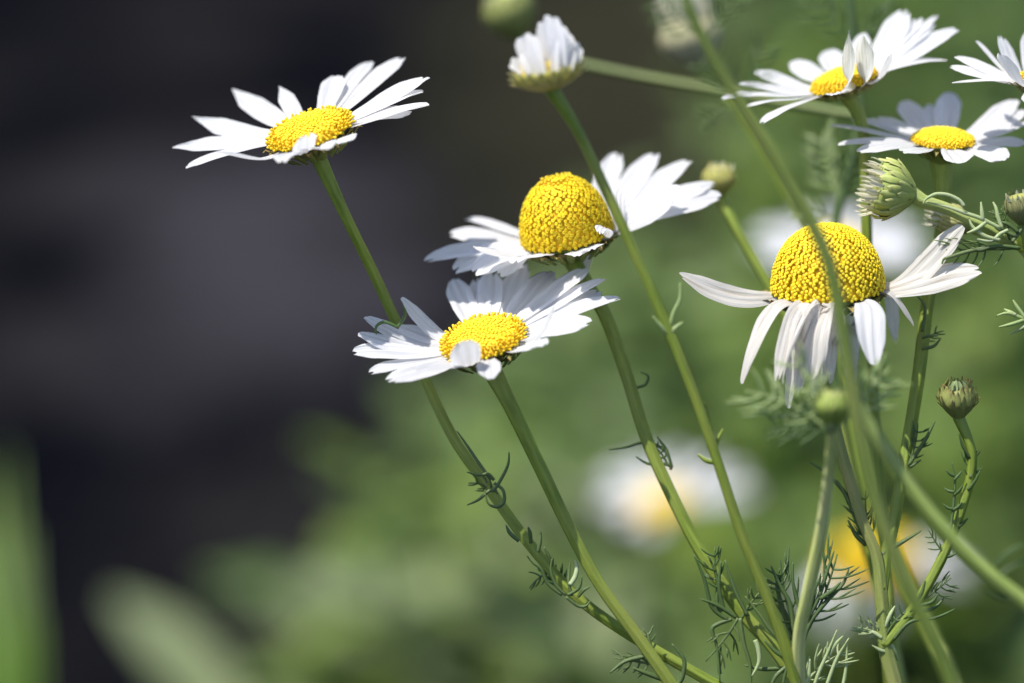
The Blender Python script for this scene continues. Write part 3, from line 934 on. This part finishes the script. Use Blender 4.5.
t = daisy('white daisy with low yellow disc directly above the cream tipped sideways bud', 943, 142, 75, 31, -1, 19, 12, [
    (830, 126, 20, {'d': 20, 'bow': 0.05, 'teeth': 1}), (838, 145, 22, {'d': -10, 'bow': 0.06, 'teeth': 1}), (858, 152, 24, {'d': -40, 'bow': 0.06}), (852, 119, 26, {'d': 55, 'bow': 0.04}), (872, 118, 26, {'d': 70, 'bow': .03}),
    (903, 101, 27, {'d': 95, 'bow': 0.0, 'teeth': 1}), (933, 104, 24, {'d': 105, 'bow': 0.0}), (950, 93, 27, {'d': 110, 'bow': 0.0}), (1016, 100, 24, {'d': 70, 'bow': 0.0}), (1027, 110, 24, {'d': 55, 'bow': 0.0}),
    (1030, 122, 24, {'d': 35, 'bow': 0.02}), (1026, 143, 24, {'d': 0, 'bow': 0.04}), (1007, 159, 28, {'d': -45, 'bow': 0.05, 'roll': -10}), (962, 164, 30, {'d': -85, 'bow': 0.06, 'teeth': 3}), (902, 152, 26, {'d': -75, 'bow': 0.06})],
    [(943, 165), (944, 200), (938, 250), (928, 300), (918, 380), (905, 460), (894, 520), (886, 556), (882, 590)], 15, [(0, 26), (0.1, 16), (1, 14)],
    n=460, tall=(0.75, 0.98), tall_len=1.2, seed=16, cup=20, ground=False)
leaf_part(t, [[(915, 294), (924, 304), (925, 315), (922, 332)], [(941, 338), (934, 346), (922, 349)], [(938, 336), (928, 336), (922, 338)]], 32, 3)
feathery(t, 920, 345, 50, 40, 26, 3, 2.2, 'leaf', 30)
feathery(t, 908, 466, 30, 62, 40, 4, 2.4, 'leaf', 31)
leaf_part(t, [[(935, 421), (924, 442), (908, 466)], [(921, 460), (910, 467)]], 25, 3.6)
leaf_part(t, [[(864, 631), (873, 632), (882, 638)], [(895, 606), (890, 615), (884, 628)], [(872, 645), (880, 650), (888, 652)], [(898, 660), (894, 650), (888, 640)]], 8, 3.6, 'pale_leaf')

daisy('white daisy cut off by the right edge, only its petals showing', 1049, 86, 30, 34, -8, 10, 12, [
    (976, 41, 14, {'d': 60, 'bow': 0.0}), (1000, 36, 22, {'d': 55, 'bow': 0.0, 'teeth': 3}), (949, 68, 26, {'d': 15, 'bow': 0.04, 'teeth': 3, 'roll': 20}), (955, 57, 26, {'d': 35, 'bow': 0.03, 'roll': 15}), (952, 83, 18, {'d': -10, 'bow': 0.04}),
    (1001, 54, 34, {'d': -55, 'bow': -0.1, 'roll': 20}), (1030, 30, 26, {'d': 80, 'bow': 0}), (1090, 30, 26, {'d': 60, 'bow': 0}), (1130, 60, 26, {'d': 20, 'bow': .04}), (1140, 95, 26, {'d': -20, 'bow': .04}), (1075, 108, 26, {'d': -80, 'bow': .04}), (1030, 104, 24, {'d': -85, 'bow': .04})],
    [(1046, 112), (1052, 200), (1060, 400), (1064, 700)], 40, [(0, 22), (0.1, 15), (1, 15)], n=420, seed=17)

# ------------------------------------------------------------------ buds
t = bud('half opened bud with white petal bundles on the stalk crossing the central daisy', 549, 79, -130, 34, 24, 12, 12,
        [(556, 88), (576, 128), (602, 182), (641, 268), (681, 360), (714, 450), (740, 530), (765, 592), (786, 650), (800, 700), (812, 760)], -30, [(0, 19), (0.1, 13), (0.5, 12.5), (1, 14)],
        tint=(0.38, 0.36, 0.07), edge=(0.78, 0.70, 0.36), top=(0.8, 0.55, 0.05), tips=0, rows=3, n=18, open_=0.25, seed=31, curl=0.55)
rq = random.Random(5)
axh, uh, vh = frame_of(12, 14)
for (x0, y0, x1, y1, dd, wd) in [(527, 70, 519, 38, -10, 12), (533, 72, 527, 33, -22, 13), (539, 74, 533, 36, -26, 12), (530, 66, 523, 36, 5, 12), (536, 66, 531, 38, 8, 10),
                              (553, 68, 540, 22, -8, 13), (557, 68, 547, 15, -18, 14), (562, 70, 556, 17, -22, 14), (566, 70, 563, 26, -18, 13), (560, 64, 551, 18, 6, 14), (569, 68, 570, 35, -8, 12), (556, 70, 553, 36, -27, 10),
                              (522, 72, 512, 58, -5, 9), (573, 66, 577, 42, 4, 9), (526, 72, 521, 54, -24, 8), (570, 72, 573, 50, -22, 8), (519, 71, 510, 64, -12, 7), (576, 66, 581, 48, -8, 7)]:
    b0, tp = P(x0 + (x0 < 546) * 4 - 1, y0 + (2 if dd < 0 else 0), -130 + dd * 1.15), P(x1, y1, -130 + dd * 0.7)
    petal_mesh(b0, tp, (-FWD if dd < 0 else FWD), (tp - b0), wd * S, 0.08, 0, 0.5, 1, 0, rq, 9, 5, base_w=0.75).build('petal', M['petal'], t)
mb = MB()
for k in range(70):
    th, rr = k * 2.4, 25 * math.sqrt((k + .5) / 70)
    c0 = P(549, 79, -130) + axh * (6 * S) + (uh * math.cos(th) + vh * math.sin(th)) * rr * S
    tube(mb, [(c0, 1.7 * S), (c0 + axh * (rq.uniform(4, 13) * S), 2.2 * S), (c0 + axh * (14 * S), 1.2 * S)], 6, c=(0.78, 0.58, 0.08))
mb.build('disc', M['tinted'], t)
leaf_part(t, [[(704, 402), (708, 420), (712, 440), (714, 456)], [(723, 429), (717, 442), (714, 458)], [(698, 454), (706, 460), (714, 462)]], -70, 4, 'stem')
leaf_part(t, [[(680, 283), (680, 299), (674, 312), (670, 326)], [(683, 322), (675, 328), (670, 334)], [(653, 316), (661, 326), (668, 334)]], -95, 3.6, 'pale_leaf')

bud('round green bud, strongly blurred, above the half opened white bud', 511, 17, 520, 26, 46, 20, 20,
    [(520, 38), (548, 56), (600, 68), (660, 80), (730, 92), (800, 106), (858, 116)], 360, [(0, 10), (0.2, 10), (1, 11)], stem_mat='dark_stem', tips=12, tip_len=0.05, tip_w=.3, tint=(0.22, 0.26, 0.07), edge=(0.36, 0.36, 0.14), ground=False, seed=32)
t = bud('cream white bud, strongly blurred, behind the near stalk at the top', 692, 44, 600, 30, 50, 14, 10,
        [(704, 72), (738, 108), (786, 188), (820, 252), (838, 320), (852, 400), (868, 482), (899, 570), (933, 640), (964, 720)], 480, [(0, 10), (1, 11)], tips=22, tip_len=0.6, tip_w=0.4, tint=(0.46, 0.44, 0.27), edge=(0.5, 0.45, 0.28), seed=33, lean=.1)
t = bud('small green bud on a curved stalk right of the central daisy', 719, 182, 210, 17, 30, 2, 20,
        [(722, 198), (735, 226), (752, 256), (770, 288), (800, 345), (834, 410), (852, 480), (874, 570), (890, 690)], 150, [(0, 15), (0.1, 11), (1, 12)], tips=14, tip_len=0.12, tip_w=.22, tint=(0.34, 0.35, 0.09), edge=(0.52, 0.46, 0.16), seed=34, open_=-.1, top=(.5,.46,.14))
t = bud('large cream tipped bud facing sideways on a thick pale stalk', 895, 191, 20, 29, 41, 78, 4,
        [(911, 196), (925, 202), (945, 208), (965, 217), (985, 226), (1006, 238), (1030, 256), (1060, 330), (1075, 700)], 10, [(0, 21), (0.2, 15), (0.6, 15), (1, 18)], tips=34, tip_len=0.34, tip_w=0.15, tint=(0.33, 0.40, 0.11), edge=(0.56, 0.54, 0.24),
        rows=3, n=13, edge_from=.4, seed=35, open_=0.16, stem_mat='light_stem', lean=.3, curl=0.25)
leaf_part(t, [[(923, 204), (926, 199), (931, 196), (937, 194), (948, 195), (959, 200), (964, 206)]], -14, 3.6, 'pale_leaf')
leaf_part(t, [[(926, 202), (948, 207), (965, 213), (980, 218), (1000, 228)], [(981, 202), (982, 212), (983, 220)], [(993, 202), (996, 208), (998, 217), (1002, 228)], [(967, 233), (977, 229), (986, 222)],
              [(969, 218), (973, 227), (985, 236), (1000, 240)], [(977, 239), (991, 241), (1000, 234), (1008, 230)]], -12, 3.6, 'pale_leaf')
leaf_part(t, [[(942, 264), (944, 259), (950, 257), (966, 252), (980, 249), (1000, 246), (1020, 248)], [(972, 248), (980, 250), (990, 247)], [(996, 228), (1006, 232), (1016, 236)], [(1024, 226), (1018, 234), (1012, 242)], [(998, 222), (1008, 224), (1018, 232)]], -8, 3.8)
feathery(t, 1010, 240, 0, 120, 30, 4, 2.4, 'leaf', 41)
feathery(t, 1018, 248, 0, 200, 70, 6, 2.4, 'leaf', 42)
leaf_part(t, [[(996, 316), (1008, 313), (1022, 318), (1056, 330)], [(999, 327), (1012, 324), (1024, 320)], [(1013, 300), (1018, 308), (1026, 319)], [(1010, 334), (1022, 328), (1034, 322)], [(1004, 309), (1010, 312), (1016, 315)]], 0, 3.4, 'pale_leaf')
t = bud('small cream tipped bud half hidden by a raised petal of the drooping daisy', 956, 222, 60, 16, 34, 70, 5,
        [(971, 230), (985, 234), (1000, 238), (1018, 246)], 20, [(0, 14), (0.3, 11), (1, 12)], tips=14, tip_len=0.4, tip_w=.22, tint=(0.33, 0.36, 0.13), edge=(0.55, 0.5, 0.26), ground=False, stem_mat='light_stem', seed=36)
t = bud('dull green bud half cut off by the right edge', 1021, 210, 0, 15, 32, 15, 15,
        [(1020, 226), (1021, 236), (1024, 250)], 10, [(0, 12), (1, 13)], tips=8, tip_len=.1, tip_w=.25, tint=(0.17, 0.2, 0.07), edge=(0.33, 0.28, 0.15), ground=False, seed=37)
t = bud('closed green bud with brown scale tips on a bent stalk at lower right', 958, 402, 0, 18.5, 34, 4, 22,
        [(962, 420), (970, 445), (972, 465), (966, 495), (945, 552), (915, 606), (884, 646)], 10, [(0, 14), (0.15, 11), (1, 12)], tips=16, tint=(0.25, 0.28, 0.085), edge=(0.30, 0.20, 0.09), top=(0.20, 0.19, 0.07), rows=4, n=11,
        ground=False, seed=38, curl=0.95, open_=-0.12, edge_from=0.6, lean=-0.5, tip_mat='pale_leaf', tip_len=0.22, tip_w=0.26)
leaf_part(t, [[(952, 462), (955, 480), (954, 500), (952, 520), (950, 536)], [(946, 470), (950, 474), (954, 476)], [(962, 471), (958, 476), (954, 480)], [(944, 488), (949, 491), (954, 492)], [(963, 485), (959, 491), (954, 495)], [(943, 504), (948, 508), (953, 509)], [(962, 502), (958, 507), (953, 510)]], -4, 2.8)
leaf_part(t, [[(980, 471), (975, 481), (968, 490)], [(959, 433), (963, 446), (970, 458)], [(976, 460), (974, 470), (970, 478)]], 0, 3)
leaf_part(t, [[(938, 594), (932, 602), (918, 606)], [(955, 609), (935, 618), (910, 622), (893, 640)], [(925, 580), (922, 592), (916, 602)], [(944, 598), (934, 608), (920, 612)], [(968, 518), (962, 524), (954, 530)], [(958, 552), (950, 556), (944, 556)]], 5, 3.2)
feathery(t, 917, 604, 6, 20, 40, 5, 2.2, 'leaf', 35)
feathery(t, 968, 485, 4, 78, 34, 4, 2.0, 'leaf', 36)
feathery(t, 944, 553, 4, 140, 26, 3, 2.0, 'leaf', 37)

# bright pale stalk with the soft bud at its tip, and its feathery leaf
t = bud('soft yellow green bud wrapped in feathery leaf below the drooping daisy', 833, 409, -200, 18, 34, 0, 15,
        [(834, 424), (831, 450), (827, 490), (820, 535), (808, 592), (799, 640), (800, 700), (806, 760)], 0, [(0, 11), (0.2, 13), (1, 16)], tips=0, tint=(0.22, 0.31, 0.045), edge=(0.55, 0.55, 0.24), top=(0.38, 0.42, 0.09), stem_mat='pale_stem', seed=39, curl=.4, rows=4, n=10, edge_from=.3, open_=-.1)
feathery(t, 832, 432, -195, 152, 92, 6, 3.4, 'pale_leaf', 1, 0.05, 0.12, 0.42)
feathery(t, 832, 430, -190, 128, 82, 5, 3.2, 'pale_leaf', 2, -0.1, 0.15, 0.40)
feathery(t, 833, 432, -200, 178, 68, 5, 3.2, 'leaf', 3, 0.1, 0.12, 0.42)
feathery(t, 834, 431, -195, 38, 80, 6, 3.4, 'pale_leaf', 4, 0.1, 0.12, 0.42)
feathery(t, 834, 428, -200, 68, 62, 5, 3.0, 'leaf', 5, -0.1, 0.15, 0.40)
feathery(t, 832, 428, -205, 100, 52, 4, 3.0, 'pale_leaf', 6, -0.15, 0.15, 0.45)
leaf_part(t, [[(771, 566), (779, 584), (790, 604), (794, 632)], [(793, 562), (793, 582), (799, 606), (804, 618), (802, 642)], [(834, 551), (827, 572), (818, 599), (807, 620)], [(849, 568), (843, 584), (827, 601), (810, 623), (802, 646)],
              [(841, 582), (832, 591), (820, 599)], [(821, 576), (813, 594), (809, 617)]], -12, 4)
leaf_part(t, [[(789, 566), (781, 576), (779, 599), (788, 618), (797, 640)], [(767, 580), (773, 599), (784, 615), (792, 640)], [(745, 596), (760, 615), (772, 632), (790, 650)], [(780, 568), (777, 585), (782, 605), (790, 630)]], 10, 3.8)
leaf_part(t, [[(810, 659), (809, 675), (806, 692)], [(837, 630), (827, 654), (818, 675), (812, 694)], [(843, 636), (835, 645), (829, 656)], [(849, 638), (837, 658), (828, 682), (822, 700)], [(847, 644), (846, 668), (842, 690), (838, 700)]], -5, 3.4, 'pale_leaf')
leaf_part(t, [[(782, 690), (786, 670), (792, 655)], [(770, 690), (776, 676), (790, 664)], [(764, 640), (776, 652), (790, 660)]], 5, 3.8)
feathery(t, 799, 640, -6, 118, 74, 6, 3.0, 'leaf', 38)
feathery(t, 802, 640, -8, 52, 84, 6, 3.0, 'leaf', 39)
feathery(t, 800, 690, 0, 48, 60, 5, 2.8, 'pale_leaf', 40)

# ------------------------------------------------------------------ near, blurred stalks
def bare_stalk(label, path, d0, d1, widths, mat, ground, leaves=()):
    sp = stalk_pts(path, d0, d1, widths, ground)
    t = thing('flower_stalk', label, 'flower stalk', sp[-1][0])
    mb = MB()
    tube(mb, smooth(sp, 8), 22, 6, 0.05)
    mb.build('stem', M[mat], t)
    for q in leaves:
        if isinstance(q[0], list):
            leaf_part(t, q[0], q[1], q[2], q[3], jitter=20)
        else:
            feathery(t, *q)
    return t


bare_stalk('long blurred green stalk running from the top down in front of the drooping daisy',
           [(668, -40), (682, -10), (706, 44), (742, 106), (790, 185), (824, 250), (840, 312), (854, 400), (870, 482), (900, 570), (934, 640), (962, 710), (980, 770)], -300, -310, [(0, 12), (0.25, 13), (0.4, 16.5), (1, 19)], 'dark_stem', True,
           [(704, 42, -298, 150, 60, 6, 2.6, 'leaf', 51, 0.2), (706, 44, -300, 60, 56, 6, 2.6, 'leaf', 52, -0.2), (742, 106, -300, 128, 62, 6, 2.6, 'leaf', 53, 0.2), (742, 104, -300, 58, 62, 6, 2.6, 'leaf', 54, 0.1),
            (744, 110, -302, 190, 48, 5, 2.4, 'leaf', 55, 0.2)])
bare_stalk('blurred pale green side branch slanting down to the right edge',
           [(852, 392), (866, 420), (882, 446), (908, 484), (945, 530), (985, 570), (1040, 616), (1100, 690)], -260, -230, [(0, 10), (0.2, 16), (1, 18)], 'light_stem', True,
           [([[(1024, 545), (1008, 552), (994, 566)], [(1030, 560), (1012, 566), (1000, 576)], [(985, 590), (1000, 598), (1016, 600)]], -240, 3.4, 'leaf')])
bare_stalk('dark blurred feathery stalk rising behind the soft focused daisy',
           [(847, -20), (852, 30), (858, 90), (858, 130), (846, 180), (834, 240), (832, 330), (840, 420), (858, 520), (882, 600), (912, 740)], 330, 320, [(0, 11), (1, 10)], 'leaf', True,
           [(853, 46, 335, 140, 70, 6, 2.8, 'leaf', 61, 0.2), (853, 46, 335, 40, 60, 6, 2.8, 'leaf', 62, -0.1), (841, 204, 325, 118, 66, 7, 3.0, 'pale_leaf', 63, 0.1), (840, 206, 325, 66, 64, 7, 3.0, 'leaf', 64, 0.1),
            (838, 222, 325, 160, 50, 6, 2.8, 'pale_leaf', 65, 0.1)])
